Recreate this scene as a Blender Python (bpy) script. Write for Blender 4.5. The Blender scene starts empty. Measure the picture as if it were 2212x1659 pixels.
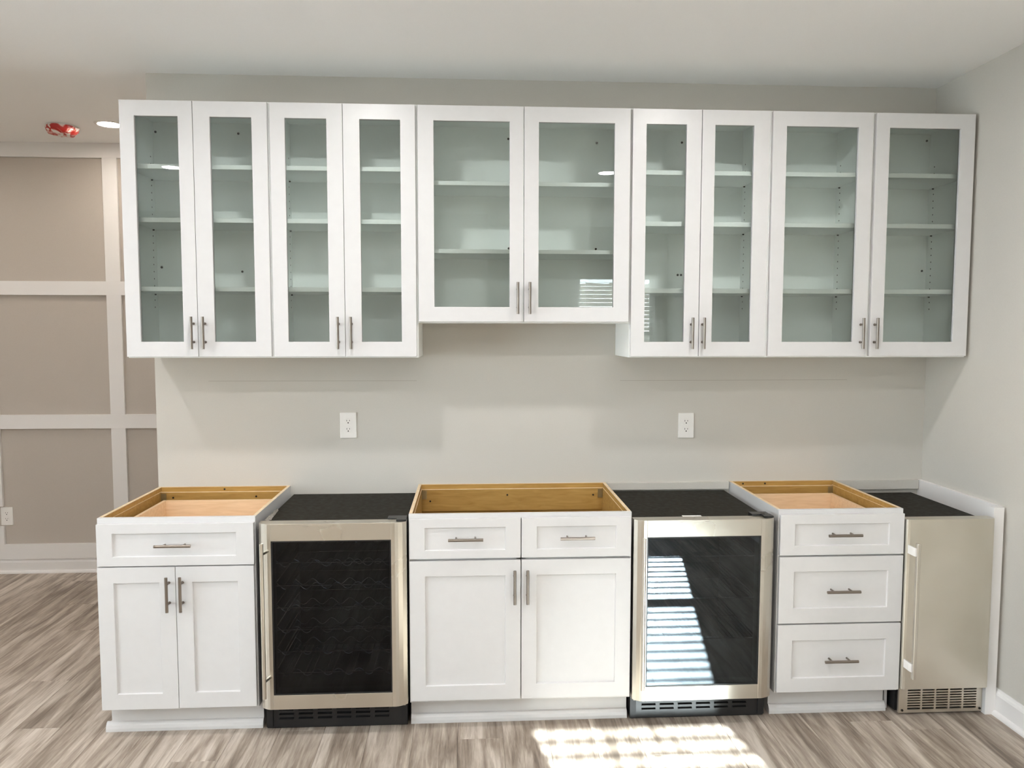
import bpy, math, random
from mathutils import Vector, Matrix

# ----------------------------------------------------------------- units / helpers
I = 0.0254                                   # everything below is laid out in inches
SC = bpy.context.scene
COL = SC.collection
random.seed(7)

# ----------------------------------------------------------------- camera
cam_d = bpy.data.cameras.new('camera')
cam_d.sensor_width = 36.0
cam_d.lens = 1649.43 * 36.0 / 2212.0
cam_d.clip_start = 0.02
cam = bpy.data.objects.new('camera', cam_d)
COL.objects.link(cam)
yaw, pitch, roll = 0.0560, -0.0700, 0.0010
fw = Vector((math.sin(yaw) * math.cos(pitch), math.cos(yaw) * math.cos(pitch), math.sin(pitch)))
r0 = Vector((math.cos(yaw), -math.sin(yaw), 0))
u0 = r0.cross(fw)
rt = math.cos(roll) * r0 + math.sin(roll) * u0
up = -math.sin(roll) * r0 + math.cos(roll) * u0
M3 = Matrix((rt, up, -fw)).transposed()
cam.matrix_world = Matrix.Translation(Vector((56.56, -142.558, 63.814)) * I) @ M3.to_4x4()
SC.camera = cam

# ----------------------------------------------------------------- world, sun, exposure
SUN_DIR = Vector((-0.2, 1.0, -0.433)).normalized()
world = bpy.data.worlds.new('sky')
SC.world = world
world.use_nodes = True
nt = world.node_tree
nt.nodes.clear()
bgn = nt.nodes.new('ShaderNodeBackground')
bgn.inputs['Strength'].default_value = 13.0
won = nt.nodes.new('ShaderNodeOutputWorld')
bgn.inputs['Color'].default_value = (0.82, 0.92, 1.0, 1)      # even bright overcast-blue sky
nt.links.new(bgn.outputs['Background'], won.inputs['Surface'])

sun_d = bpy.data.lights.new('sun', 'SUN')
sun_d.energy = 52.0
sun_d.angle = math.radians(0.28)
sun_d.color = (0.86, 0.96, 1.0)
sun = bpy.data.objects.new('sun', sun_d)
COL.objects.link(sun)
sun.rotation_euler = SUN_DIR.to_track_quat('-Z', 'Y').to_euler()
sun.location = (2, -12, 6)

LAMP = 235.0                                  # radiance of the recessed lamp lenses
LAMP_COL = (0.99, 0.975, 0.975)
SC.view_settings.view_transform = 'Standard'
SC.view_settings.look = 'None'
SC.view_settings.gamma = 1.0
SC.view_settings.use_curve_mapping = False
SC.view_settings.exposure = 0.40
SC.cycles.max_bounces = 10
SC.cycles.diffuse_bounces = 6
SC.cycles.glossy_bounces = 5
SC.cycles.transparent_max_bounces = 16
SC.cycles.sample_clamp_indirect = 40.0
SC.cycles.caustics_reflective = False
SC.cycles.caustics_refractive = False
SC.cycles.use_denoising = True


# ----------------------------------------------------------------- materials
def mat(name, color, rough=0.5, metal=0.0, spec=0.5, coat=0.0):
    m = bpy.data.materials.new(name)
    m.use_nodes = True
    b = m.node_tree.nodes['Principled BSDF']
    b.inputs['Base Color'].default_value = (*color, 1)
    b.inputs['Roughness'].default_value = rough
    b.inputs['Metallic'].default_value = metal
    b.inputs['Specular IOR Level'].default_value = spec
    b.inputs['Coat Weight'].default_value = coat
    return m


def nodes(m):
    return m.node_tree.nodes, m.node_tree.links, m.node_tree.nodes['Principled BSDF']


def add_noise(m, scale, lo, hi, stretch=(1, 1, 1), detail=4.0, bump=0.0, rough=None, perobj=False):
    """mottle the base colour between lo and hi with an object-space noise; optional bump and roughness range"""
    N, L, B = nodes(m)
    tc = N.new('ShaderNodeTexCoord')
    mp = N.new('ShaderNodeMapping')
    mp.inputs['Scale'].default_value = stretch
    L.new(tc.outputs['Object'], mp.inputs['Vector'])
    nz = N.new('ShaderNodeTexNoise')
    nz.inputs['Scale'].default_value = scale
    nz.inputs['Detail'].default_value = detail
    L.new(mp.outputs['Vector'], nz.inputs['Vector'])
    cr = N.new('ShaderNodeValToRGB')
    cr.color_ramp.elements[0].position = 0.3
    cr.color_ramp.elements[1].position = 0.7
    cr.color_ramp.elements[0].color = (*lo, 1)
    cr.color_ramp.elements[1].color = (*hi, 1)
    L.new(nz.outputs['Fac'], cr.inputs['Fac'])
    L.new(cr.outputs['Color'], B.inputs['Base Color'])
    if rough:
        mr = N.new('ShaderNodeMapRange')
        mr.inputs['From Min'].default_value = 0.3
        mr.inputs['From Max'].default_value = 0.7
        mr.inputs['To Min'].default_value = rough[0]
        mr.inputs['To Max'].default_value = rough[1]
        L.new(nz.outputs['Fac'], mr.inputs['Value'])
        L.new(mr.outputs['Result'], B.inputs['Roughness'])
    if bump:
        bp = N.new('ShaderNodeBump')
        bp.inputs['Strength'].default_value = bump
        bp.inputs['Distance'].default_value = 0.001
        L.new(nz.outputs['Fac'], bp.inputs['Height'])
        L.new(bp.outputs['Normal'], B.inputs['Normal'])
    return m


def wall_paint(name, lo, hi, rough=0.6):
    m = mat(name, lo, rough, spec=0.3)
    add_noise(m, 260.0, lo, hi, detail=2.0, bump=0.12)
    return m


WALL = wall_paint('wall_paint_greige', (0.545, 0.522, 0.478), (0.565, 0.542, 0.496))
WALL_FAR = wall_paint('wall_paint_taupe', (0.490, 0.442, 0.394), (0.508, 0.459, 0.410))
CEIL = wall_paint('ceiling_paint', (0.87, 0.87, 0.865), (0.89, 0.89, 0.885), 0.8)
TRIM = mat('trim_paint', (0.78, 0.76, 0.745), 0.35, spec=0.4)
CAB = add_noise(mat('cabinet_paint', (0.8, 0.79, 0.785), 0.32, spec=0.45), 30.0, (0.628, 0.620, 0.617), (0.642, 0.634, 0.631), detail=2)
CABIN = mat('cabinet_interior_white', (0.90, 0.92, 0.905), 0.42, spec=0.4)
PLASTIC = mat('outlet_plastic', (0.82, 0.80, 0.77), 0.3)
DARK = mat('dark_hole', (0.012, 0.011, 0.010), 0.6)
SCREW = mat('dark_screw', (0.03, 0.025, 0.02), 0.4, metal=0.6)
NICKEL = mat('brushed_nickel', (0.27, 0.235, 0.205), 0.32, metal=1.0)
BLACK = mat('black_plastic', (0.012, 0.012, 0.013), 0.35)
BLACKTOP = add_noise(mat('black_painted_top', (0.012, 0.011, 0.009), 0.7, spec=0.2), 40.0, (0.010, 0.009, 0.006), (0.020, 0.017, 0.011), rough=(0.6, 0.8))
LINER = mat('black_liner', (0.008, 0.008, 0.009), 0.5)
CHROME = mat('rack_wire', (0.42, 0.43, 0.45), 0.25, metal=1.0)
CARD = mat('white_card', (0.85, 0.84, 0.82), 0.6)
FILM = mat('plastic_film', (0.34, 0.31, 0.27), 0.3)
PLYEDGE = add_noise(mat('raw_ply_edge', (0.74, 0.58, 0.38), 0.6), 30.0, (0.66, 0.50, 0.31), (0.80, 0.64, 0.43))
TRIMSHOE = TRIM


def wood(name, dark, light, stretch, scale=7.0, rough=0.45):
    m = mat(name, dark, rough, spec=0.4)
    N, L, B = nodes(m)
    tc = N.new('ShaderNodeTexCoord')
    mp = N.new('ShaderNodeMapping')
    mp.inputs['Scale'].default_value = stretch
    L.new(tc.outputs['Object'], mp.inputs['Vector'])
    nz = N.new('ShaderNodeTexNoise')
    nz.inputs['Scale'].default_value = scale
    nz.inputs['Detail'].default_value = 6
    nz.inputs['Distortion'].default_value = 0.6
    L.new(mp.outputs['Vector'], nz.inputs['Vector'])
    cr = N.new('ShaderNodeValToRGB')
    cr.color_ramp.elements[0].position = 0.3
    cr.color_ramp.elements[1].position = 0.72
    cr.color_ramp.elements[0].color = (*dark, 1)
    cr.color_ramp.elements[1].color = (*light, 1)
    L.new(nz.outputs['Fac'], cr.inputs['Fac'])
    L.new(cr.outputs['Color'], B.inputs['Base Color'])
    return m


MAPLE = wood('drawer_maple', (0.70, 0.50, 0.31), (0.80, 0.60, 0.40), (1.2, 9, 12))
PLY = wood('golden_plywood', (0.36, 0.20, 0.050), (0.48, 0.29, 0.085), (1.2, 7, 9))


def steel(name, col_lo, col_hi, r=(0.2, 0.32)):
    m = mat(name, col_lo, 0.3, metal=1.0)
    N, L, B = nodes(m)
    tc = N.new('ShaderNodeTexCoord')
    # smudges
    n1 = N.new('ShaderNodeTexNoise')
    n1.inputs['Scale'].default_value = 5.0
    n1.inputs['Detail'].default_value = 1.5
    L.new(tc.outputs['Object'], n1.inputs['Vector'])
    # brushing, fine lines along x
    mp = N.new('ShaderNodeMapping')
    mp.inputs['Scale'].default_value = (4, 400, 400)
    L.new(tc.outputs['Object'], mp.inputs['Vector'])
    n2 = N.new('ShaderNodeTexNoise')
    n2.inputs['Scale'].default_value = 3.0
    n2.inputs['Detail'].default_value = 3
    L.new(mp.outputs['Vector'], n2.inputs['Vector'])
    mx = N.new('ShaderNodeMath')
    mx.operation = 'MULTIPLY_ADD'
    mx.inputs[1].default_value = 0.10
    L.new(n2.outputs['Fac'], mx.inputs[0])
    L.new(n1.outputs['Fac'], mx.inputs[2])
    cr = N.new('ShaderNodeValToRGB')
    cr.color_ramp.elements[0].position = 0.30
    cr.color_ramp.elements[1].position = 0.80
    cr.color_ramp.elements[0].color = (*col_lo, 1)
    cr.color_ramp.elements[1].color = (*col_hi, 1)
    L.new(mx.outputs['Value'], cr.inputs['Fac'])
    L.new(cr.outputs['Color'], B.inputs['Base Color'])
    mr = N.new('ShaderNodeMapRange')
    mr.inputs['From Min'].default_value = 0.3
    mr.inputs['From Max'].default_value = 0.8
    mr.inputs['To Min'].default_value = r[0]
    mr.inputs['To Max'].default_value = r[1]
    L.new(mx.outputs['Value'], mr.inputs['Value'])
    L.new(mr.outputs['Result'], B.inputs['Roughness'])
    return m


STEEL = steel('stainless_steel', (0.665, 0.625, 0.55), (0.70, 0.66, 0.585), (0.27, 0.30))
STEEL3 = steel('stainless_steel_matte', (0.68, 0.635, 0.545), (0.76, 0.715, 0.63), (0.30, 0.42))


def glass(name, tint, ior=1.5, refl_tint=(1, 1, 1)):
    m = bpy.data.materials.new(name)
    m.use_nodes = True
    N, L = m.node_tree.nodes, m.node_tree.links
    N.clear()
    out = N.new('ShaderNodeOutputMaterial')
    mix = N.new('ShaderNodeMixShader')
    tr = N.new('ShaderNodeBsdfTransparent')
    tr.inputs['Color'].default_value = (*tint, 1)
    gl = N.new('ShaderNodeBsdfGlossy')
    gl.inputs['Roughness'].default_value = 0.0
    gl.inputs['Color'].default_value = (*refl_tint, 1)
    fr = N.new('ShaderNodeFresnel')
    fr.inputs['IOR'].default_value = ior
    L.new(fr.outputs['Fac'], mix.inputs['Fac'])
    L.new(tr.outputs['BSDF'], mix.inputs[1])
    L.new(gl.outputs['BSDF'], mix.inputs[2])
    L.new(mix.outputs['Shader'], out.inputs['Surface'])
    return m


GLASS = glass('cabinet_glass', (0.965, 0.994, 0.982), 1.42)
WINGLASS = glass('window_glass', (0.97, 0.985, 0.98), 1.45)
FRGLASS = glass('smoked_fridge_glass', (0.50, 0.54, 0.58), 1.30)
FRGLASS2 = glass('coated_fridge_glass', (0.62, 0.67, 0.72), 1.58, (0.86, 0.95, 1.0))


def emit(name, col, s):
    m = bpy.data.materials.new(name)
    m.use_nodes = True
    N, L = m.node_tree.nodes, m.node_tree.links
    N.clear()
    out = N.new('ShaderNodeOutputMaterial')
    e = N.new('ShaderNodeEmission')
    e.inputs['Color'].default_value = (*col, 1)
    e.inputs['Strength'].default_value = s
    L.new(e.outputs['Emission'], out.inputs['Surface'])
    return m


LENS = emit('lamp_lens', LAMP_COL, LAMP)
LENS_WARM = emit('lamp_lens_warm', (1.0, 0.90, 0.80), LAMP * 0.58)      # dimmed warm lamps in the room beyond


def plank_material():
    m = mat('grey_brown_vinyl_plank', (0.3, 0.24, 0.19), 0.42, spec=0.4)
    N, L, B = nodes(m)
    tc = N.new('ShaderNodeTexCoord')
    oi = N.new('ShaderNodeObjectInfo')
    mul = N.new('ShaderNodeMath')
    mul.operation = 'MULTIPLY'
    mul.inputs[1].default_value = 47.0
    L.new(oi.outputs['Random'], mul.inputs[0])
    cb = N.new('ShaderNodeCombineXYZ')
    L.new(mul.outputs['Value'], cb.inputs['X'])
    L.new(mul.outputs['Value'], cb.inputs['Z'])
    ad = N.new('ShaderNodeVectorMath')
    ad.operation = 'ADD'
    L.new(tc.outputs['Object'], ad.inputs[0])
    L.new(cb.outputs['Vector'], ad.inputs[1])

    def noise(scale, stretch, detail, dist=0.0):
        mp = N.new('ShaderNodeMapping')
        mp.inputs['Scale'].default_value = stretch
        L.new(ad.outputs['Vector'], mp.inputs['Vector'])
        nz = N.new('ShaderNodeTexNoise')
        nz.inputs['Scale'].default_value = scale
        nz.inputs['Detail'].default_value = detail
        nz.inputs['Distortion'].default_value = dist
        L.new(mp.outputs['Vector'], nz.inputs['Vector'])
        return nz
    broad = noise(2.2, (7.5, 0.8, 1.0), 3, 0.8)        # soft broad bands along the plank
    grain = noise(5.0, (13.0, 0.9, 1.0), 6, 1.0)       # streaky grain
    fine = noise(30.0, (18.0, 1.0, 1.0), 3)
    m1 = N.new('ShaderNodeMath'); m1.operation = 'MULTIPLY_ADD'; m1.inputs[1].default_value = 0.55
    L.new(grain.outputs['Fac'], m1.inputs[0]); L.new(broad.outputs['Fac'], m1.inputs[2])
    m2 = N.new('ShaderNodeMath'); m2.operation = 'MULTIPLY_ADD'; m2.inputs[1].default_value = 0.18
    L.new(fine.outputs['Fac'], m2.inputs[0]); L.new(m1.outputs['Value'], m2.inputs[2])
    m3 = N.new('ShaderNodeMath'); m3.operation = 'MULTIPLY_ADD'; m3.inputs[1].default_value = 0.10
    L.new(oi.outputs['Random'], m3.inputs[0]); L.new(m2.outputs['Value'], m3.inputs[2])
    cr = N.new('ShaderNodeValToRGB')
    e = cr.color_ramp.elements
    e[0].position = 0.66; e[0].color = (0.165, 0.130, 0.102, 1)
    e[1].position = 1.18; e[1].color = (0.60, 0.53, 0.46, 1)
    a = e.new(0.82); a.color = (0.285, 0.230, 0.185, 1)
    b = e.new(0.95); b.color = (0.415, 0.350, 0.290, 1)
    e[-1].position = 1.0
    mr = N.new('ShaderNodeMapRange')
    mr.inputs['From Min'].default_value = 0.55
    mr.inputs['From Max'].default_value = 1.25
    L.new(m3.outputs['Value'], mr.inputs['Value'])
    e[0].position = 0.15; a.position = 0.38; b.position = 0.58; e[-1].position = 0.85
    L.new(mr.outputs['Result'], cr.inputs['Fac'])
    L.new(cr.outputs['Color'], B.inputs['Base Color'])
    bp = N.new('ShaderNodeBump')
    bp.inputs['Strength'].default_value = 0.15
    bp.inputs['Distance'].default_value = 0.0006
    L.new(fine.outputs['Fac'], bp.inputs['Height'])
    L.new(bp.outputs['Normal'], B.inputs['Normal'])
    return m


PLANK = plank_material()


# ----------------------------------------------------------------- mesh builder (inches, world coordinates)
ORG = {}


class MB:
    def __init__(s):
        s.v, s.f = [], []

    def box(s, x0, x1, y0, y1, z0, z1):
        b = len(s.v)
        s.v += [(x0, y0, z0), (x1, y0, z0), (x1, y1, z0), (x0, y1, z0), (x0, y0, z1), (x1, y0, z1), (x1, y1, z1), (x0, y1, z1)]
        s.f += [tuple(b + i for i in q) for q in ((0, 3, 2, 1), (4, 5, 6, 7), (0, 1, 5, 4), (1, 2, 6, 5), (2, 3, 7, 6), (3, 0, 4, 7))]
        return s

    def prism(s, poly, axis, a0, a1):
        """poly: 2-D outline (counter-clockwise seen from +axis); axis 0: (y,z) 1: (z,x) 2: (x,y)"""
        b = len(s.v)
        n = len(poly)
        for a in (a0, a1):
            for p, q in poly:
                s.v.append((a, p, q) if axis == 0 else ((q, a, p) if axis == 1 else (p, q, a)))
        s.f.append(tuple(b + n - 1 - i for i in range(n)))
        s.f.append(tuple(b + n + i for i in range(n)))
        for i in range(n):
            j = (i + 1) % n
            s.f.append((b + i, b + j, b + n + j, b + n + i))
        return s

    def cyl(s, p0, p1, r, n=14, r1=None):
        p0, p1 = Vector(p0), Vector(p1)
        d = (p1 - p0).normalized()
        a = d.orthogonal().normalized()
        c = d.cross(a)
        r1 = r if r1 is None else r1
        b = len(s.v)
        for p, rr in ((p0, r), (p1, r1)):
            for k in range(n):
                t = 2 * math.pi * k / n
                s.v.append(tuple(p + rr * (math.cos(t) * a + math.sin(t) * c)))
        s.f.append(tuple(b + n - 1 - i for i in range(n)))
        s.f.append(tuple(b + n + i for i in range(n)))
        for i in range(n):
            j = (i + 1) % n
            s.f.append((b + i, b + j, b + n + j, b + n + i))
        return s

    def tube(s, pts, r, n=5):
        for p, q in zip(pts, pts[1:]):
            s.cyl(p, q, r, n)
        return s

    def lathe(s, c, prof, n=40, wob=None, caps=(True, True)):
        b = len(s.v)
        for i, (r, z) in enumerate(prof):
            for k in range(n):
                t = 2 * math.pi * k / n
                w = wob(i, t) if wob else (1.0, 0.0)
                s.v.append((c[0] + r * w[0] * math.cos(t), c[1] + r * w[0] * math.sin(t), c[2] + z + w[1]))
        for i in range(len(prof) - 1):
            for k in range(n):
                j = (k + 1) % n
                s.f.append((b + i * n + k, b + i * n + j, b + (i + 1) * n + j, b + (i + 1) * n + k))
        if caps[0]:
            s.f.append(tuple(b + n - 1 - k for k in range(n)))
        if caps[1]:
            e = b + (len(prof) - 1) * n
            s.f.append(tuple(e + k for k in range(n)))
        return s

    def ring(s, x0, x1, z0, z1, yf, yb, l, r, b, t):
        """upright rectangular frame; l, r, b, t = member widths"""
        o = [(x0, z0), (x1, z0), (x1, z1), (x0, z1)]
        i = [(x0 + l, z0 + b), (x1 - r, z0 + b), (x1 - r, z1 - t), (x0 + l, z1 - t)]
        k = len(s.v)
        for y in (yf, yb):
            s.v += [(x, y, z) for x, z in o] + [(x, y, z) for x, z in i]
        for q in range(4):
            w = (q + 1) % 4
            s.f.append((k + q, k + w, k + 4 + w, k + 4 + q))              # front
            s.f.append((k + 8 + w, k + 8 + q, k + 12 + q, k + 12 + w))    # back
            s.f.append((k + w, k + q, k + 8 + q, k + 8 + w))              # outer
            s.f.append((k + 4 + q, k + 4 + w, k + 12 + w, k + 12 + q))    # inner
        return s

    def shaker(s, x0, x1, z0, z1, yf, yb, rail, depth=0.32):
        """recessed-panel door: frame with a slightly sloped inner edge"""
        l, r, b, t = rail
        o = [(x0, z0), (x1, z0), (x1, z1), (x0, z1)]
        i = [(x0 + l, z0 + b), (x1 - r, z0 + b), (x1 - r, z1 - t), (x0 + l, z1 - t)]
        e = 0.07
        p = [(i[0][0] + e, i[0][1] + e), (i[1][0] - e, i[1][1] + e), (i[2][0] - e, i[2][1] - e), (i[3][0] + e, i[3][1] - e)]
        k = len(s.v)
        s.v += [(x, yf, z) for x, z in o] + [(x, yf, z) for x, z in i] + [(x, yf + depth, z) for x, z in p] + [(x, yb, z) for x, z in o]
        for q in range(4):
            w = (q + 1) % 4
            s.f.append((k + q, k + w, k + 4 + w, k + 4 + q))
            s.f.append((k + 4 + q, k + 4 + w, k + 8 + w, k + 8 + q))
            s.f.append((k + w, k + q, k + 12 + q, k + 12 + w))
        s.f.append((k + 8, k + 9, k + 10, k + 11))
        s.f.append((k + 15, k + 14, k + 13, k + 12))
        return s

    def build(s, name, m, parent=None, bevel=0.0, smooth=False, seg=2, origin=None):
        o3 = Vector(ORG.get(parent.name, (0, 0, 0))) if parent else Vector(origin or (0, 0, 0))
        me = bpy.data.meshes.new(name)
        me.from_pydata([tuple((Vector(p) - o3) * I) for p in s.v], [], s.f)
        me.materials.append(m)
        me.update()
        ob = bpy.data.objects.new(name, me)
        COL.objects.link(ob)
        if parent:
            ob.parent = parent
        else:
            ob.location = o3 * I
        ORG[ob.name] = tuple(o3)
        if smooth:
            me.shade_auto_smooth(angle=math.radians(40)) if hasattr(me, 'shade_auto_smooth') else None
            for p in me.polygons:
                p.use_smooth = True
            try:
                me.set_sharp_from_angle(angle=math.radians(40))
            except Exception:
                pass
        if bevel:
            bv = ob.modifiers.new('bevel', 'BEVEL')
            bv.width = bevel * I
            bv.segments = seg
            bv.limit_method = 'ANGLE'
            bv.angle_limit = math.radians(40)
        return ob


def thing(name, label, cat, loc, group=None):
    o = bpy.data.objects.new(name, None)
    COL.objects.link(o)
    o.location = Vector(loc) * I
    o.empty_display_size = 0.05
    ORG[o.name] = tuple(loc)
    o['label'] = label
    o['category'] = cat
    if group:
        o['group'] = group
    return o


def tag(o, label, cat, group=None):
    o['label'] = label
    o['category'] = cat
    if group:
        o['group'] = group
    return o


def struct(o):
    o['kind'] = 'structure'
    return o


# ================================================================= the room shell
ZC = 109.36           # ceiling over the bar
ZC2 = 111.3           # ceiling over the room beyond
YFAR = 61.86          # panelled wall
XR = 144.55           # right wall
XL, YR1, YR2 = -130.0, -186.0, -220.0
XW = -0.69            # left end of the back wall

# floor: subfloor with single planks
sub = struct(MB().box(XL, XR, YR2, YFAR, -2.0, -0.30).build('floor', DARK, origin=(0, 0, 0)))
PW, PL = 7.1, 48.0


def plank_mesh(w, l):
    g, c = 0.012, 0.035
    x, y = w / 2 - g, l / 2 - g
    b = MB()
    b.v = [(-x, -y, -0.30), (x, -y, -0.30), (x, y, -0.30), (-x, y, -0.30),
           (-x, -y, -c), (x, -y, -c), (x, y, -c), (-x, y, -c),
           (-x + c, -y + c, 0), (x - c, -y + c, 0), (x - c, y - c, 0), (-x + c, y - c, 0)]
    b.f = [(0, 3, 2, 1), (8, 9, 10, 11)]
    for q in range(4):
        w2 = (q + 1) % 4
        b.f += [(q, w2, 4 + w2, 4 + q), (4 + q, 4 + w2, 8 + w2, 8 + q)]
    me = bpy.data.meshes.new('plank')
    me.from_pydata([tuple(Vector(p) * I) for p in b.v], [], b.f)
    me.materials.append(PLANK)
    return me


full_plank = plank_mesh(PW, PL)
stag = [0, 17, 33, 9, 26, 41, 5, 21, 37, 13, 29, 45]
x = XL
row = 0
while x < XR - 0.5:
    w = min(PW, XR - x)
    xm = x + w / 2
    ye = YFAR if xm < XW + 2 else 0.0
    yb = YR1 if xm < 64 else YR2
    y = yb - stag[row % 12]
    while y < ye:
        a, b = max(y, yb), min(y + PL, ye)
        if b - a > 0.5:
            me = full_plank if (b - a > PL - 0.01 and w > PW - 0.01) else plank_mesh(w, b - a)
            o = bpy.data.objects.new('plank', me)
            COL.objects.link(o)
            o.parent = sub
            o.location = Vector((xm, (a + b) / 2, 0)) * I
        y += PL
    x += PW
    row += 1

struct(MB().box(XL, XR + 4, YR2 - 4, 0.0, ZC, ZC + 6).build('ceiling', CEIL))
struct(MB().box(XL, XW + 4, 0.0, YFAR + 4, ZC2, ZC2 + 4).build('ceiling_rear', CEIL))

# back wall (with the faint levelling line left on the paint)
wb = struct(MB().box(XW, XR, 0.0, 4.5, -1, ZC).build('wall_back', WALL))
struct(MB().box(XW, XW + 4.5, 4.5, YFAR, -1, ZC2).build('wall_side', WALL))
struct(MB().box(XR, XR + 4, YR2 - 4, 4.5, -1, ZC).build('wall_right', WALL))
struct(MB().box(XL, XW + 4.5, YFAR, YFAR + 4, -1, ZC2).build('wall_far', WALL_FAR))
struct(MB().box(XL - 4, 64, YR2 - 4, YR1, -1, ZC).build('wall_partition', WALL))
# unseen wide window, added in the left wall for fill daylight
LY0, LY1, LZ0, LZ1 = -168.0, -72.0, 18.0, 90.0
struct(MB().box(XL - 5, XL, YR1 - 4, LY0, -1, ZC2).box(XL - 5, XL, LY1, YFAR + 4, -1, ZC2).box(XL - 5, XL, LY0, LY1, -1, LZ0)
       .box(XL - 5, XL, LY0, LY1, LZ1, ZC2).build('wall_left', WALL))


def side_frame(x0, x1, y0, y1, z0, z1, w):
    return MB().box(x0, x1, y0, y1, z0, z0 + w).box(x0, x1, y0, y1, z1 - w, z1).box(x0, x1, y0, y0 + w, z0 + w, z1 - w).box(x0, x1, y1 - w, y1, z0 + w, z1 - w)


w2 = struct(side_frame(XL - 4.5, XL - 0.5, LY0, LY1, LZ0, LZ1, 1.2).build('fill_window', TRIM))
for q in range(3):
    y0 = LY0 + 1.2 + q * (LY1 - LY0 - 2.4) / 3
    y1 = y0 + (LY1 - LY0 - 2.4) / 3
    sh = side_frame(XL - 3.4, XL - 2.0, y0, y1, LZ0 + 1.2, LZ1 - 1.2, 1.6).build('sash', TRIM, w2)
    MB().box(XL - 2.8, XL - 2.65, y0 + 1.5, y1 - 1.5, LZ0 + 2.7, LZ1 - 2.7).build('pane', WINGLASS, sh)
WX0, WX1, WZ0, WZ1 = 104.0, 140.0, 43.6, 89.3
struct(MB().box(64, WX0, YR2 - 5, YR2, -1, ZC).box(WX1, XR, YR2 - 5, YR2, -1, ZC).box(WX0, WX1, YR2 - 5, YR2, -1, WZ0)
       .box(WX0, WX1, YR2 - 5, YR2, WZ1, ZC).build('wall_front', WALL))
struct(MB().box(-700, 800, -1400, YR2 - 5.2, -14, -12).build('ground_outside', mat('pale_bounce_ground', (0.46, 0.46, 0.45), 0.9)))  # unseen ground, made pale to bounce daylight up to the ceiling

# pencil levelling lines on the back wall, raised scratch of filler
PENCIL = mat('pencil_line', (0.40, 0.37, 0.32), 0.8)
for i, (a, b) in enumerate(((8.8, 46.8), (85.0, 129.0))):
    MB().box(a, b, -0.012, 0.002, 54.44 - 0.06 * i, 54.52 - 0.06 * i).build('pencil_line', PENCIL, wb)

# board-and-batten trim on the far wall
T = 0.75


def trim(n, *b, m=TRIM):
    return struct(MB().box(*b).build('trim_%d' % n, m, bevel=0.03))


yt0, yt1 = YFAR - T, YFAR
vs = [(-130, -128.3), (-101.0, -97.3), (-68.9, -65.1), (-36.9, -33.2), (-5.0, -1.3)]
hs = [(3.75, 7.72), (38.18, 41.83), (72.78, 76.34), (107.62, ZC2)]
k = 1
for z0, z1 in hs:
    trim(k, XL, XW, yt0, yt1, z0, z1)
    k += 1
for x0, x1 in vs:
    for (a, b), (c, d) in zip(hs, hs[1:]):
        lo = b
        if abs(x0 + 68.9) < .1 and lo < 10:            # batten cut round the outlet
            trim(k, x0, x1, yt0, yt1, lo, 12.55)
            k += 1
            lo = 17.8
        trim(k, x0, x1, yt0, yt1, lo, c)
        k += 1


def base_profile(h=3.7):
    return [(0, 0), (0.62, 0), (0.62, h - 0.9), (0.5, h - 0.55), (0.3, h - 0.3), (0.22, h), (0, h)]


def shoe_profile():
    return [(0, 0), (0.55, 0), (0.53, 0.25), (0.42, 0.5), (0.2, 0.72), (0, 0.78)]


# baseboard + shoe on the far wall (profile grows toward -y)
bf = MB().prism([(YFAR - a, z) for a, z in reversed(base_profile(3.75))], 0, XL, XW)
struct(bf.build('baseboard_far', TRIM))
struct(MB().prism([(YFAR - 0.62 - a, z) for a, z in reversed(shoe_profile())], 0, XL, XW).build('trim_40', TRIM))
# right wall, from the side panel forward (profile in x, extruded along y: axis 1 uses (z, x))
hb = 4.3
struct(MB().prism([(z, XR - a) for a, z in base_profile(hb)], 1, YR2, -23.4).build('baseboard_right', TRIM))
struct(MB().prism([(z, XR - 0.62 - a) for a, z in shoe_profile()], 1, YR2, -23.4).build('trim_41', TRIM))
# counter cleats left on the back wall
trim(42, 82.7, 106.1, -0.7, 0, 33.6, 34.95, m=WALL)
trim(43, 127.4, 143.6, -0.7, 0, 33.2, 34.95, m=WALL)

# ================================================================= rear window with blinds
struct(MB().ring(WX0 - 2.5, WX1 + 2.5, WZ0 - 1.0, WZ1 + 2.5, YR2 + 0.7, YR2, 2.5, 2.5, 1.0, 2.5).build('window_1', TRIM))
wroot = bpy.data.objects['window_1']
MB().ring(WX0, WX1, WZ0, WZ1, YR2, YR2 - 5, 0.7, 0.7, 0.7, 0.7).build('window_jamb', TRIM, wroot)
MR0, MR1 = 60.5, 64.3
for nm, z0, z1, yy in (('sash', WZ0 + .7, MR1 - 1.2, YR2 - 3.0), ('sash', MR0 + 1.2, WZ1 - .7, YR2 - 4.3)):
    sh = MB().ring(WX0 + .7, WX1 - .7, z0, z1, yy, yy - 1.2, 1.5, 1.5, 1.6, 1.6).build(nm, TRIM, wroot)
    MB().box(WX0 + 2.1, WX1 - 2.1, yy - .7, yy - .58, z0 + 1.5, z1 - 1.5).build('pane', WINGLASS, sh)
FENCEWOOD = wood('backdrop_fence_wood', (0.22, 0.18, 0.14), (0.36, 0.31, 0.26), (6, 6, 0.8))
fc = thing('backdrop_fence', 'unseen board fence added outside the window behind the viewer as a dark backdrop', 'fence', (160, -420, -12))  # added only to darken what shows behind the reflected blinds
MB().box(60, 262, -421.8, -420.2, 0, 3.5).box(60, 262, -421.8, -420.2, 76, 79.5).build('rail', FENCEWOOD, fc)
for q in range(36):
    MB().box(60 + 5.6 * q, 65.45 + 5.6 * q, -420.1, -419.3, -12, 97 + 0.5 * math.sin(q * 2.3)).build('board', FENCEWOOD, fc)
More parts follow.
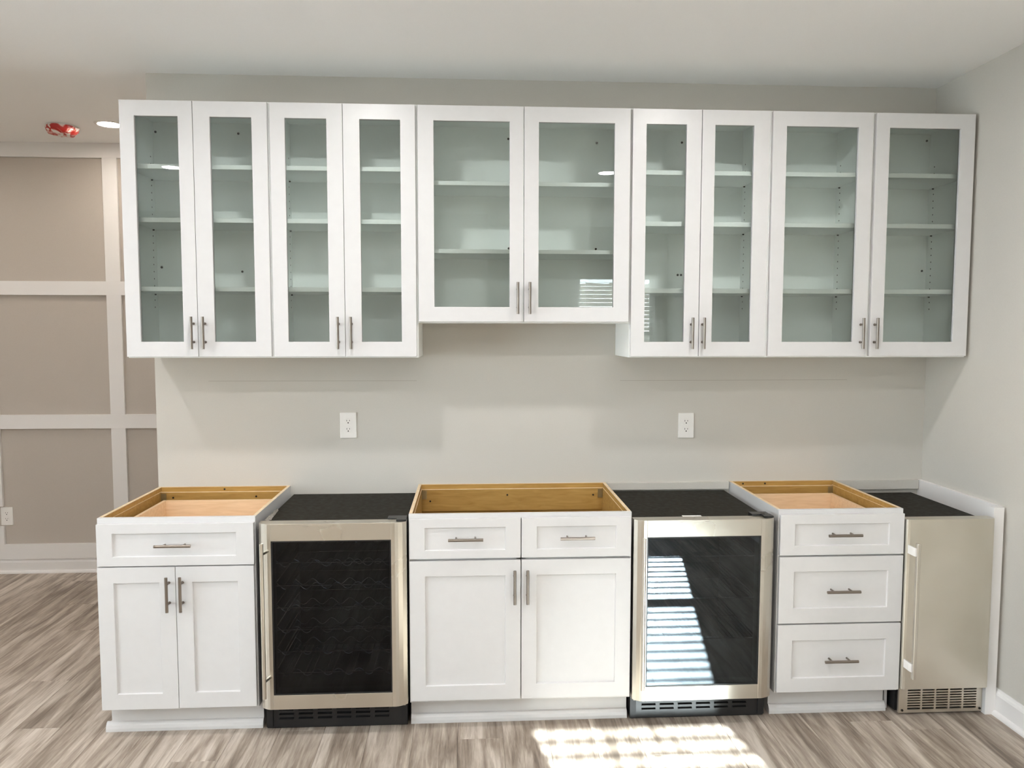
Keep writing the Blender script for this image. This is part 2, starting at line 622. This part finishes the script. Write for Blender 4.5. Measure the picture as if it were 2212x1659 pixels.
bl = thing('window_blinds', 'white slatted blinds hanging open in the window behind the viewer', 'blinds', ((WX0 + WX1) / 2, YR2 - 1.3, WZ0))
SLAT = mat('blind_slat', (0.80, 0.79, 0.77), 0.45)
MB().box(WX0 + .9, WX1 - .9, YR2 - 2.3, YR2 - .3, WZ1 - 2.8, WZ1 - .8).build('head_rail', SLAT, bl, bevel=0.05)
tilt = math.radians(5)
sl = MB()
hw, hd, ht = (WX1 - WX0) / 2 - 1.0, 0.98, 0.05
for sx in (-hw, hw):
    for q in ((-hd, -ht), (hd, -ht), (hd, ht), (-hd, ht)):
        yy = q[0] * math.cos(tilt) - q[1] * math.sin(tilt)
        zz = -q[0] * math.sin(tilt) + q[1] * math.cos(tilt)
        sl.v.append((sx, yy, zz))
sl.f = [(0, 1, 2, 3), (7, 6, 5, 4)] + [(i, 4 + i, 4 + (i + 1) % 4, (i + 1) % 4) for i in range(4)]
slm = bpy.data.meshes.new('slat')
slm.from_pydata([tuple(Vector(p) * I) for p in sl.v], [], sl.f)
slm.materials.append(SLAT)
z = WZ0 + 2.0
while z < WZ1 - 3.4:
    o = bpy.data.objects.new('slat', slm)
    COL.objects.link(o)
    o.parent = bl
    o.location = Vector((0, 0, z - WZ0)) * I
    z += 1.8
MB().box(WX0 + .9, WX1 - .9, YR2 - 2.2, YR2 - .4, WZ0 + .75, WZ0 + 1.2).build('bottom_rail', SLAT, bl, bevel=0.05)
cords = MB()
for cx in (WX0 + 6, (WX0 + WX1) / 2, WX1 - 6):
    cords.cyl((cx, YR2 - .4, WZ0 + 1), (cx, YR2 - .4, WZ1 - 1), 0.05, 6)
cords.build('ladder_cord', SLAT, bl)

# ================================================================= ceiling fixtures
WHITEMETAL = mat('white_trim_ring', (0.80, 0.78, 0.75), 0.4)


def pot_light(x, y, zc, label, lens=None):
    t = thing('recessed_light', label, 'ceiling light', (x, y, zc), 'recessed ceiling lights')
    MB().lathe((x, y, zc), [(2.45, -0.02), (2.45, -0.10), (2.6, -0.20), (3.2, -0.10), (3.3, 0.0)], 40, caps=(False, False)).build('trim_ring', WHITEMETAL, t, smooth=True)
    MB().lathe((x, y, zc), [(0.02, -0.12), (2.0, -0.12), (2.46, -0.08)], 32, caps=(True, False)).build('lens', lens or LENS, t)
    return t


pot_light(-26.3, 42.6, ZC2, 'round recessed ceiling light beside the first wall cabinet, next to the red-covered detector', LENS_WARM)
pot_light(-84.0, -48.5, ZC, 'round recessed ceiling light at the far left end of the row nearest the cabinets')
pot_light(-84.0, -105.0, ZC, 'round recessed ceiling light added for fill at the far left end of the middle row')  # unseen lamp added for general ambient light
pot_light(-82.0, 30.0, ZC2, 'round recessed ceiling light far left, before the panelled wall', LENS_WARM)
for x, y, lb in ((-24.5, -48.5, 'left end of the three right before the cabinets'), (37.0, -48.5, 'centre of the three right before the cabinets'),
                 (96.7, -48.5, 'right end of the three right before the cabinets'),
                 (39.6, -105.0, 'unseen centre one of the middle row, added for fill'),  # added fill lamp, set where a door stile hides its mirror image
                 (-12.0, -160.0, 'left end of the fill row added behind the viewer'), (37.0, -160.0, 'middle of the fill row added behind the viewer'),  # unseen row added to light cabinet interiors and walls from the front
                 (112.0, -160.0, 'right end of the fill row added behind the viewer'),
                 (-26.5, -104.9, 'mirrored in the leftmost glass door'),
                 (96.6, -105.0, 'mirrored in the short middle cabinet')):
    pot_light(x, y, ZC, 'round recessed ceiling light, ' + lb)

RED = mat('red_plastic_cover', (0.5, 0.02, 0.015), 0.3)
N, L, B = nodes(RED)
tc = N.new('ShaderNodeTexCoord')
nz = N.new('ShaderNodeTexNoise'); nz.inputs['Scale'].default_value = 13.0; nz.inputs['Detail'].default_value = 2; nz.inputs['Distortion'].default_value = 1.5
L.new(tc.outputs['Object'], nz.inputs['Vector'])
cr = N.new('ShaderNodeValToRGB')
e = cr.color_ramp.elements
e[0].position = 0.44; e[0].color = (0.42, 0.012, 0.008, 1)
e[1].position = 0.54; e[1].color = (0.80, 0.74, 0.70, 1)
a = e.new(0.49); a.color = (0.62, 0.16, 0.12, 1)
L.new(nz.outputs['Fac'], cr.inputs['Fac'])
L.new(cr.outputs['Color'], B.inputs['Base Color'])
sx, sy = -38.2, 45.0
sd = thing('smoke_detector', 'smoke detector in a crumpled red plastic dust cover on the ceiling', 'smoke detector', (sx, sy, ZC2))
MB().lathe((sx, sy, ZC2), [(3.2, -0.5), (3.3, -0.4), (3.3, 0.0)], 40, caps=(True, False)).build('mounting_base', WHITEMETAL, sd, smooth=True)


def crumple(i, t):
    a = 0.035 * math.sin(3 * t + i) + 0.025 * math.sin(7 * t + 2.1 * i)
    return (1.0 + a, 0.10 * math.sin(5 * t + 1.3 * i) * (i > 0))


MB().lathe((sx, sy, ZC2), [(3.45, -0.28), (3.5, -0.6), (3.35, -1.2), (3.0, -1.7), (2.6, -2.0), (1.6, -2.15), (0.05, -2.2)], 48, wob=crumple, caps=(False, True)).build('dust_cover', RED, sd, smooth=True)


# ================================================================= small hardware
def handle_v(parent, x, yf, z0, z1, r=0.23, so=1.15, inset=1.15):
    h = MB()
    h.cyl((x, yf - so, z0), (x, yf - so, z1), r, 16)
    for z in (z0 + inset, z1 - inset):
        h.cyl((x, yf + 0.002, z), (x, yf - so, z), 0.15, 10)
        h.cyl((x, yf + 0.002, z), (x, yf - 0.06, z), 0.22, 12)
    o = h.build('handle', NICKEL, parent, smooth=True)
    o['label'] = 'brushed nickel bar pull'
    return o


def handle_h(parent, xc, yf, z, length=5.45, so=1.15, yback=None):
    h = MB()
    h.cyl((xc - length / 2, yf - so, z), (xc + length / 2, yf - so, z), 0.23, 16)
    for dx in (-1.5, 1.5):
        h.cyl((xc + dx, yback if yback is not None else yf, z), (xc + dx, yf - so, z), 0.15, 10)
    o = h.build('handle', NICKEL, parent, smooth=True)
    o['label'] = 'brushed nickel bar pull'
    return o


def outlet(xc, zc, yw, label):
    t = thing('wall_outlet', label, 'outlet', (xc, yw, zc - 2.4), 'duplex wall outlets')
    MB().box(xc - 1.52, xc + 1.52, yw - 0.22, yw, zc - 2.4, zc + 2.4).build('cover_plate', PLASTIC, t, bevel=0.12)
    for dz in (0.77, -0.77):
        pts = []
        for q in range(28):
            a = 2 * math.pi * q / 28
            px = 0.68 * math.cos(a)
            pz = max(-0.56, min(0.56, 0.68 * math.sin(a)))
            pts.append((zc + dz + pz, xc + px))
        f = MB().prism(pts, 1, yw - 0.27, yw - 0.2).build('receptacle', PLASTIC, t, bevel=0.02)
        sl = MB()
        sl.box(xc - 0.30, xc - 0.215, yw - 0.285, yw - 0.262, zc + dz - 0.02, zc + dz + 0.29)
        sl.box(xc + 0.215, xc + 0.30, yw - 0.285, yw - 0.262, zc + dz + 0.01, zc + dz + 0.27)
        sl.cyl((xc, yw - 0.285, zc + dz - 0.28), (xc, yw - 0.262, zc + dz - 0.28), 0.12, 12)
        sl.build('slots', DARK, f)
    MB().cyl((xc, yw - 0.245, zc), (xc, yw - 0.2, zc), 0.11, 12).build('screw', WHITEMETAL, t)
    return t


outlet(34.1, 46.2, 0.0, 'white duplex outlet on the back wall under the second tall glass cabinet')
outlet(97.75, 45.8, 0.0, 'white duplex outlet on the back wall under the right-hand glass cabinets, above the drinks fridge')
outlet(-64.5, 15.15, YFAR, 'white duplex outlet low on the panelled wall at the left edge')


# ================================================================= wall cabinets
YU = -12.906
UB, UT = 59.41, 101.0


def wall_cabinet(x0, x1, zb, doors, shelves, label, screws, pins, hinges=(), handed=None):
    """doors: list of (xl, xr, glass xl, glass xr, handle x)"""
    t = thing('wall_cabinet', label, 'cabinet', (x0, 0, zb - 0.25), 'white glass-door wall cabinets')
    yf = YU + 0.78                                  # carcass front
    zb2, zt = zb - 0.22, UT + 0.18
    p = 0.5
    a, b = x0 + 0.015, x1 - 0.015
    MB().box(a, a + p, yf, -0.02, zb2, zt).build('side_panel', CABIN, t, bevel=0.02)
    MB().box(b - p, b, yf, -0.02, zb2, zt).build('side_panel', CABIN, t, bevel=0.02)
    MB().box(a + p, b - p, yf, -0.02, zb2, zb2 + p).build('bottom_panel', CABIN, t)
    MB().box(a + p, b - p, yf, -0.02, zt - p, zt).build('top_panel', CABIN, t)
    MB().box(a + p, b - p, -0.5, -0.02, zb2 + p, zt - p).build('back_panel', CABIN, t)
    for z0, z1 in shelves:
        MB().box(a + p + 0.06, b - p - 0.06, yf + 1.0, -0.55, z0, z1).build('shelf', CABIN, t, bevel=0.03)
    for sxx, szz in screws:
        MB().cyl((sxx, -0.60, szz), (sxx, -0.48, szz), 0.20, 14).build('mounting_screw', SCREW, t)
    ph = MB()
    for side in pins:
        xs = (a + p, a + p + 0.02) if side < 0 else (b - p - 0.02, b - p)
        for yy in (-2.0, yf + 1.6):
            z = zb + 8.5
            while z < UT - 6:
                if all(not (s0 - 0.4 < z < s1 + 0.2) for s0, s1 in shelves):
                    ph.cyl((xs[0], yy, z), (xs[1], yy, z), 0.13, 8)
                z += 1.26
        for s0, s1 in shelves:                       # pins carrying the shelves
            for yy in (-2.0, yf + 1.6):
                xx = xs[0] if side < 0 else xs[1]
                ph.cyl((xx, yy, s0 - 0.14), (xx - side * 0.28, yy, s0 - 0.14), 0.12, 8)
    if pins:
        o = ph.build('shelf_pin_holes', mat('pin_hole', (0.04, 0.045, 0.04), 0.6), t)
        o['kind'] = 'stuff'
    for xl, xr, gl, gr, hx in doors:
        zl, zh = UB + 2.5, UT - 2.5
        zl = zb + 2.48
        d = MB().ring(xl, xr, zb, UT, YU, YU + 0.75, gl - xl, xr - gr, zl - zb, UT - zh).build('door', CAB, t, bevel=0.035)
        MB().box(gl - 0.2, gr + 0.2, YU + 0.42, YU + 0.54, zl - 0.2, zh + 0.2).build('glass_pane', GLASS, d)
        handle_v(d, hx, YU, zb + 1.28, zb + 6.62)
    for xs, s in hinges:
        for zz in (zb + 3.4, UT - 4.0):
            MB().box(min(xs, xs + s * 0.55), max(xs, xs + s * 0.55), yf + 0.15, yf + 2.4, zz - 0.55, zz + 0.55).build('hinge', NICKEL, t, bevel=0.05)
    return t


S3 = [(90.44, 91.19), (81.70, 82.45), (70.30, 71.05)]
S3R = [(90.46, 91.22), (81.75, 82.52), (70.30, 71.10)]
wall_cabinet(0, 24, UB, [(0.06, 11.63, 2.4, 9.32, 10.96), (11.72, 23.6, 14.4, 21.1, 12.82)], S3,
             'leftmost tall white wall cabinet with two narrow glass doors, above the open two-door base cabinet',
             [(0.62 + .3, 99.0), (15.4, 98.9), (1.1 + .2, 75.1), (15.55, 74.4)], (-1,), [(0.6, 1), (23.4, -1)])
wall_cabinet(24, 48, UB, [(24.02, 35.80, 26.45, 33.2, 34.75), (35.88, 47.72, 38.6, 45.25, 36.9)], S3,
             'second tall white glass-door wall cabinet from the left, above the wine cooler',
             [], (-1,), [(24.6, 1), (47.4, -1)])
wall_cabinet(48, 84, UB + 5.88, [(48.13, 65.75, 50.75, 63.4, 64.75), (65.85, 83.75, 68.3, 81.1, 66.77)],
             [(88.3, 89.0), (76.9, 77.6)],
             'short wide white wall cabinet with two broad glass doors, hung higher in the middle',
             [(63.8, 98.7), (80.07, 98.2), (80.07, 78.9), (63.89, 78.9)], (), [(48.6, 1), (83.4, -1)])
wall_cabinet(84, 108, UB, [(84.18, 95.93, 86.5, 93.35, 94.63), (96.03, 107.7, 98.25, 104.95, 96.63)], S3R,
             'tall white wall cabinet with two narrow glass doors, just right of the short middle cabinet',
             [(95.95, 98.5), (96.18, 74.2), (95.55, 74.2)], (1,), [(84.6, 1), (107.4, -1)])
wall_cabinet(108, 126, UB, [(108.22, 125.72, 110.62, 123.18, 124.55)], S3R,
             'single-door white glass wall cabinet with its pull at the right, second from the right wall',
             [], (1,), [(108.6, 1)])
wall_cabinet(126, 144, UB, [(126.3, 143.8, 128.65, 141.23, 127.05)], S3R,
             'single-door white glass wall cabinet in the corner against the right wall, pull at its left',
             [(142.7, 99.5), (142.7, 75.2)], (1,), [(143.4, -1)])

# ================================================================= base cabinets
YC, YD = -23.70, -24.45         # carcass front, door front
ZT = 34.97


def base_carcass(t, x0, x1, zdiv=None, mid=None, toe_l=0.0, toe_r=0.0, back_return=False):
    p = 0.55
    MB().box(x0, x0 + p, YC + 0.7, -0.03, 4.5, ZT).box(x0, x0 + p, -20.9, -0.03, 0.02, 4.5).build('side_panel', CAB, t, bevel=0.02)
    MB().box(x1 - p, x1, YC + 0.7, -0.03, 4.5, ZT).box(x1 - p, x1, -20.9, -0.03, 0.02, 4.5).build('side_panel', CAB, t, bevel=0.02)
    # wood-faced inner skins and raw top edges, as seen from above
    sk = MB()
    sk.box(x0 + p, x0 + p + 0.12, YC + 0.7, -0.5, 5, 34.15).box(x1 - p - 0.12, x1 - p, YC + 0.7, -0.5, 5, 34.15)
    sk.box(x0 + p, x1 - p, -0.5, -0.3, 5, ZT - 0.02)
    sk.box(x0 + p, x0 + p + 0.03, YC + 0.7, -0.5, 34.15, ZT - 0.02).box(x1 - p - 0.03, x1 - p, YC + 0.7, -0.5, 34.15, ZT - 0.02)
    sk.build('inner_panel', PLY, t)
    MB().box(x0 + p + 0.12, x1 - p - 0.12, -0.85, -0.5, 30.0, 34.05).build('hanging_rail', PLY, t)
    te = MB()
    te.box(x0 + 0.03, x0 + p - 0.02, YC + 0.72, -0.05, ZT, ZT + 0.02).box(x1 - p + 0.02, x1 - 0.03, YC + 0.72, -0.05, ZT, ZT + 0.02)
    te.box(x0 + p, x1 - p, -0.32, -0.05, ZT - 0.02, ZT + 0.01)
    te.box(x0 + p, x1 - p, -0.87, -0.5, 34.05, 34.12)
    te.box(x0 + p, x0 + p + 0.16, YC + 0.7, -0.5, 34.15, 34.19).box(x1 - p - 0.16, x1 - p, YC + 0.7, -0.5, 34.15, 34.19)
    te.build('raw_edge', PLYEDGE, t)
    MB().box(x0 + p, x1 - p, YC + 0.7, -0.3, 4.5, 5.0).build('bottom_panel', PLY, t)
    # face frame
    ff = MB().ring(x0, x1, 4.5, ZT, YC, YC + 0.7, 1.5, 1.5, 1.5, 1.5)
    if zdiv:
        for z in zdiv:
            ff.box(x0 + 1.5, x1 - 1.5, YC, YC + 0.7, z - 0.75, z + 0.75)
    if mid:
        ff.box(mid - 0.75, mid + 0.75, YC, YC + 0.7, 6.0, ZT - 1.5)
    ff.build('face_frame', CAB, t, bevel=0.03)
    # corner braces
    cb = MB()
    for cx, s in ((x0 + p + 0.13, 1), (x1 - p - 0.13, -1)):
        cb.box(min(cx, cx + s * 0.9), max(cx, cx + s * 0.9), -1.0, -0.86, 32.3, 33.9)
    cb.build('corner_brace', mat('brace_metal', (0.35, 0.27, 0.14), 0.4, metal=0.7), t)
    MB().box(x0 + toe_l, x1 - toe_r, -21.2, -20.9, 0.02, 4.5).build('toe_kick', CAB, t)
    sm = MB().prism([(-21.2 - a * 1.3, 0.02 + z * 1.9) for a, z in reversed(shoe_profile())], 0, x0 + toe_l - (0.7 if back_return else 0), x1 - toe_r + 0.15 * (toe_r > 0))
    sm.build('shoe_moulding', CAB, t)
    if back_return:
        MB().prism([(0.02 + z * 1.9, x0 - a * 1.3) for a, z in shoe_profile()], 1, -21.2, -0.1).build('shoe_moulding', CAB, t)


def drawer_box(d, x0, x1, zt, zb, yf=YC + 0.1, yb=-2.6):
    m = MB()
    p = 0.55
    m.box(x0, x0 + p, yf, yb, zb, zt).box(x1 - p, x1, yf, yb, zb, zt)
    m.box(x0 + p, x1 - p, yb - p, yb, zb, zt).box(x0 + p, x1 - p, yf, yf + p, zb, zt - 0.4)
    m.box(x0 + p, x1 - p, yf, yb, zb + 0.3, zb + 0.6)
    return m.build('drawer_box', MAPLE, d, bevel=0.03)


def screws_at(t, pts, y=-0.85):
    for x, z in pts:
        MB().cyl((x, y - 0.06, z), (x, y + 0.02, z), 0.17, 12).build('screw', SCREW, t)


DEP = 0.30
# --- left: one drawer over two doors
g = 'white base cabinets without countertop'
bc = thing('base_cabinet', 'left white base cabinet, open top, one wide drawer above two narrow doors', 'cabinet', (-0.6, 0, 0), g)
base_carcass(bc, -0.60, 23.30, zdiv=(27.5,), back_return=True)
screws_at(bc, [(2.2, 33.1), (17.2, 33.2), (11.5, 34.6)])
dr = MB().shaker(-0.47, 23.2, 27.62, 34.15, YD, YD + 0.7, (2.35, 2.68, 1.42, 1.45), DEP).build('drawer', CAB, bc, bevel=0.03)
drawer_box(dr, 1.15, 21.6, 33.05, 28.4)
handle_h(dr, 11.3, YD, 30.95)
d = MB().shaker(-0.52, 11.16, 4.88, 27.42, YD, YD + 0.7, (2.4, 2.4, 2.45, 2.45), DEP).build('door', CAB, bc, bevel=0.03)
handle_v(d, 10.22, YD, 20.65, 26.1)
d = MB().shaker(11.25, 23.12, 4.93, 27.42, YD, YD + 0.7, (2.5, 2.5, 2.45, 2.42), DEP).build('door', CAB, bc, bevel=0.03)
handle_v(d, 12.26, YD, 20.65, 26.1)

# --- middle: sink base
bc = thing('base_cabinet', 'wide middle white sink base cabinet, empty open top, two doors below two false drawer fronts', 'cabinet', (46.97, 0, 0), g)
base_carcass(bc, 46.97, 82.38, zdiv=(27.85,), mid=64.67)
screws_at(bc, [(63.64, 32.95), (79.9, 32.8), (49.2, 31.9)])
for xl, xr, rl, rr, hx in ((47.12, 64.58, 2.4, 2.4, 55.92), (64.73, 82.18, 2.4, 2.4, 73.48)):
    f = MB().shaker(xl, xr, 28.02, 34.33, YD, YD + 0.7, (rl, rr, 1.3, 1.35), DEP).build('false_drawer_front', CAB, bc, bevel=0.03)
    handle_h(f, hx, YD, 31.25, yback=YD + DEP)
    d = MB().shaker(xl, xr, 5.05, 27.66, YD, YD + 0.7, (rl, rr, 2.38, 2.45), DEP).build('door', CAB, bc, bevel=0.03)
    handle_v(d, 63.6 if xl < 60 else 65.63, YD, 20.85, 26.27)

# --- right: three drawers
bc = thing('base_cabinet', 'narrow right-hand white base cabinet with a stack of three drawers', 'cabinet', (106.33, 0, 0), g)
base_carcass(bc, 106.33, 127.08, zdiv=(27.55, 16.3), toe_r=0.9)
for z0, z1, rb, rt_, hz in ((27.68, 34.28, 1.5, 1.5, 31.1), (16.42, 27.38, 2.45, 2.4, 21.87), (4.92, 16.15, 2.3, 2.6, 10.35)):
    d = MB().shaker(106.43, 126.93, z0, z1, YD, YD + 0.7, (2.4, 2.45, rb, rt_), DEP).build('drawer', CAB, bc, bevel=0.03)
    drawer_box(d, 107.9, 125.5, z1 - 1.25, z0 + 1.1)
    handle_h(d, 116.65, YD, hz, 5.5, yback=YD + DEP)
screws_at(bc, [(108.9, 34.55), (113.2, 34.55)], y=-0.5)

# --- white end panel on the right wall carrying the future countertop
ep = thing('end_panel', 'white painted end panel with square front post, between the ice maker and right wall', 'panel', (143.9, -12, 0))
MB().box(143.75, XR - 0.01, -23.0, -0.03, 0.02, 34.95).build('panel', TRIM, ep, bevel=0.03)
MB().box(142.15, 143.95, -24.05, -23.0, 0.02, 34.97).build('post', TRIM, ep, bevel=0.04)


# ================================================================= under-counter fridges
def stile(x0, x1, xo_left, yf, yb, z0, z1, bev=1.45, back=0.9):
    """door stile: flat inner strip, outer edge swept back"""
    if xo_left:
        poly = [(x0, yb), (x0, yf + back), (x0 + bev * 0.35, yf + back * 0.45), (x0 + bev * 0.72, yf + 0.12), (x0 + bev, yf), (x1, yf), (x1, yb)]
    else:
        poly = [(x0, yb), (x0, yf), (x1 - bev, yf), (x1 - bev * 0.72, yf + 0.12), (x1 - bev * 0.35, yf + back * 0.45), (x1, yf + back), (x1, yb)]
    return MB().prism(poly, 2, z0, z1)


def glass_fridge(name, label, x0, x1, zgt, zgb, ztop, zdt, zdb, hx, hz0, hz1, racks, wine):
    t = thing(name, label, 'fridge', (x0, 0, 0), 'glass-door undercounter fridges')
    yb_, yfb = -0.8, -22.6
    a, b = x0 + 0.1, x1 - 0.25
    body = MB()
    body.box(a, a + 1.0, yfb, yb_, 0.5, ztop - 0.25).box(b - 1.0, b, yfb, yb_, 0.5, ztop - 0.25)
    body.box(a + 1, b - 1, yfb, yb_, 4.2, 5.2).box(a + 1, b - 1, -1.8, yb_, 0.5, ztop - 0.25).box(a + 1, b - 1, yfb, yb_, ztop - 1.5, ztop - 0.25)
    body.build('body', LINER, t)
    MB().box(a, b, -22.4, yb_, ztop - 0.25, ztop).build('top_panel', BLACKTOP, t, bevel=0.05)
    yf, yd = -25.2, -22.9
    dm = stile(x0, x0 + 2.0, True, yf, yd, zdb, zdt)
    r = stile(x1 - 2.35, x1, False, yf, yd, zdb, zdt, bev=1.75)
    dm.f += [tuple(i + len(dm.v) for i in q) for q in r.f]
    dm.v += r.v
    gx0, gx1 = x0 + 2.0, x1 - 2.35
    dm.box(gx0, gx1, yf, yd, zgt, zdt).box(gx0, gx1, yf, yd, zdb, zgb)
    door = dm.build('door', STEEL, t, bevel=0.04)
    MB().ring(gx0, gx1, zgb, zgt, yf + 0.10, yd, 0.2, 0.2, 0.2, 0.2).build('glass_gasket', BLACK, door)
    MB().box(gx0 + 0.05, gx1 - 0.05, yf + 0.14, yf + 0.3, zgb + 0.05, zgt - 0.05).build('glass_pane', FRGLASS if wine else FRGLASS2, door)
    h = MB()
    h.cyl((hx, yf - 1.75, hz0), (hx, yf - 1.75, hz1), 0.30, 18)
    for z in (hz0 + 2.6, hz1 - 1.7):
        h.cyl((hx + 0.55, yf + 0.3, z), (hx, yf - 1.75, z), 0.24, 12)
    h.build('handle', STEEL, door, smooth=True)
    # hinges
    hg = MB().box(x1 - 3.1, x1 - 0.15, -22.9, -21.2, ztop, ztop + 0.75).box(x1 - 1.6, x1 - 0.05, -24.4, -22.7, zdt, zdt + 0.28)
    hg.build('top_hinge', BLACK, t, bevel=0.06)
    for xx in (x0 + 0.3, x1 - 1.6):
        MB().box(xx, xx + 1.2, -24.2, -22.7, zdb - 0.3, zdb - 0.02).build('bottom_hinge', WHITEMETAL, t, bevel=0.04)
    # toe grille with slats
    gr = MB().box(a, b, -22.3, -21.7, 0.15, zdb - 0.35).build('toe_grille', BLACK, t, bevel=0.08)
    n = 6
    span = (b - a - 4.2)
    for k in range(n):
        s0 = a + 2.0 + span * k / n
        s1 = s0 + span / n - 0.75
        for q in range(3):
            z = 1.55 + 0.72 * q
            MB().prism([(-22.62, z), (-22.3, z + 0.05), (-22.3, z + 0.34), (-22.62, z + 0.16)][::-1], 0, s0, s1).build('slat', BLACK, gr)
    # racks
    for z in racks:
        rk = MB()
        rx0, rx1 = a + 1.3, b - 1.3
        yr0, yr1 = -21.9, -3.0
        rk.tube([(rx0, yr0, z), (rx1, yr0, z)], 0.085, 6)
        rk.tube([(rx0, yr1, z), (rx1, yr1, z)], 0.085, 6)
        rk.tube([(rx0, yr0, z), (rx0, yr1, z)], 0.085, 6)
        rk.tube([(rx1, yr0, z), (rx1, yr1, z)], 0.085, 6)
        if wine:
            nb = 6
            w = (rx1 - rx0) / nb
            for yy in (-21.0, -8.0):
                pts = []
                for q in range(nb * 8 + 1):
                    ph = q / 8.0
                    pts.append((rx0 + w * ph, yy, z + 0.55 * math.cos(2 * math.pi * ph) - 0.35))
                rk.tube(pts, 0.06, 5)
            for q in range(nb):
                for o in (-0.55, 0.55):
                    xx = rx0 + w * (q + 0.5) + o
                    rk.tube([(xx, -21.0, z - 0.75), (xx, -8.0, z - 0.75)], 0.05, 5)
        else:
            nn = 30
            for q in range(1, nn):
                xx = rx0 + (rx1 - rx0) * q / nn
                rk.tube([(xx, yr0, z + 0.12), (xx, yr1, z + 0.12)], 0.045, 5)
            rk.tube([(rx0, -12, z - 0.02), (rx1, -12, z - 0.02)], 0.07, 6)
        rk.build('wine_rack' if wine else 'wire_shelf', CHROME, t)
    return t


f1 = glass_fridge('wine_cooler', 'stainless wine cooler with dark glass door and scalloped racks, beside the left base cabinet',
                  23.96, 46.70, 31.40, 6.92, 33.5, 34.08, 4.62, 25.0, 7.3, 31.55, (27.0, 23.3, 19.7, 16.1, 12.5, 9.0), True)
f2 = glass_fridge('drinks_fridge', 'stainless drinks fridge with dark glass door and flat wire shelves, right of the sink base',
                  82.62, 105.36, 31.20, 6.78, 33.4, 33.9, 4.42, 83.75, 7.1, 31.5, (27.0, 20.0, 13.2), False)
cd = tag(MB().box(91.45, 94.6, -21.9, -20.3, 33.41, 33.43).build('paper_label', CARD, origin=(93, -21.7, 33.41)),
         'small white paper label lying on the black top of the drinks fridge', 'label')

# torn protective film on the wine cooler's top-left edge
fm = MB()
random.seed(3)
NX, NY = 6, 16
for j in range(NY + 1):
    for i in range(NX + 1):
        yy = -21.8 + 8.0 * j / NY
        wdt = 0.2 + 0.55 * (1 - j / NY) * (0.6 + 0.5 * random.random())
        fm.v.append((24.2 + wdt * i / NX, yy, 33.53 + 0.35 * (1 - i / NX) ** 2 * (0.4 + random.random()) + (0.25 * random.random() if 0 < i < NX else 0.0)))
for j in range(NY):
    for i in range(NX):
        q = j * (NX + 1) + i
        fm.f.append((q, q + 1, q + NX + 2, q + NX + 1))
fo = fm.build('film_scrap', FILM, origin=(24.6, -16, 33.53))
so = fo.modifiers.new('thickness', 'SOLIDIFY')
so.thickness = 0.0006
so.offset = 1
tag(fo, 'crumpled strip of torn protective film on the left edge of the wine cooler top', 'plastic film')

# --- ice maker
im = thing('ice_maker', 'narrow ice maker with a solid stainless door and slotted grille in the right corner', 'ice maker', (127.4, 0, 0))
MB().box(127.55, 142.0, -22.4, -0.9, 0.35, 32.35).build('body', LINER, im)
MB().box(127.55, 142.0, -22.4, -0.9, 32.35, 32.6).build('top_panel', BLACKTOP, im, bevel=0.05)
dm = MB().prism([(127.12, -22.8), (127.12, -24.3), (127.32, -24.75), (127.7, -24.9), (141.5, -24.9), (141.85, -24.75), (141.95, -24.4), (141.95, -22.8)], 2, 5.05, 33.38)
door = dm.build('door', STEEL3, im, bevel=0.05)
MB().box(127.3, 141.7, -22.8, -22.4, 5.3, 32.3).build('door_gasket', BLACK, door)
h = MB()
hx = 127.98
h.prism([(hx - 0.28, -27.1), (hx + 0.28, -27.1), (hx + 0.28, -26.4), (hx - 0.28, -26.4)], 2, 7.7, 30.0)
hb_ = h.build('handle', STEEL, door, bevel=0.12, seg=3)
for z0 in (27.9, 8.9):
    MB().prism([(127.4, -24.8), (127.62, -24.8), (127.72, -26.4), (127.72, -26.85), (127.48, -26.85), (127.4, -26.2)][::-1], 2, z0, z0 + 1.35).build('handle_bracket', WHITEMETAL, door)
MB().box(140.0, 141.8, -23.4, -21.6, 32.6, 32.95).build('top_hinge', BLACK, im, bevel=0.05)
# slotted steel grille: outer plate with bars between open slots
gx0, gx1, gz0, gz1, gy = 127.75, 142.1, 0.30, 4.75, -23.3
sx0, sx1, sz0, sz1 = 129.25, 141.1, 0.85, 4.35
gm = MB().ring(gx0, gx1, gz0, gz1, gy, gy + 0.4, sx0 - gx0, gx1 - sx1, sz0 - gz0, gz1 - sz1)
cw = (sx1 - sx0) / 5
for k in range(1, 5):
    gm.box(sx0 + cw * k - 0.17, sx0 + cw * k + 0.17, gy, gy + 0.4, sz0, sz1)
for q in range(1, 8):
    zz = sz0 + (sz1 - sz0) * q / 8
    gm.box(sx0, sx1, gy + 0.003, gy + 0.39, zz - 0.10, zz + 0.10)
gr = gm.build('toe_grille', STEEL3, im)
MB().box(gx0 + 0.1, gx1 - 0.7, gy + 0.42, -22.4, gz0 + 0.1, gz1 - 0.2).build('grille_backing', DARK, im)
for xx in (128.35, 141.72):
    MB().cyl((xx, gy - 0.12, 0.78), (xx, gy + 0.02, 0.78), 0.2, 14).build('screw', SCREW, gr)
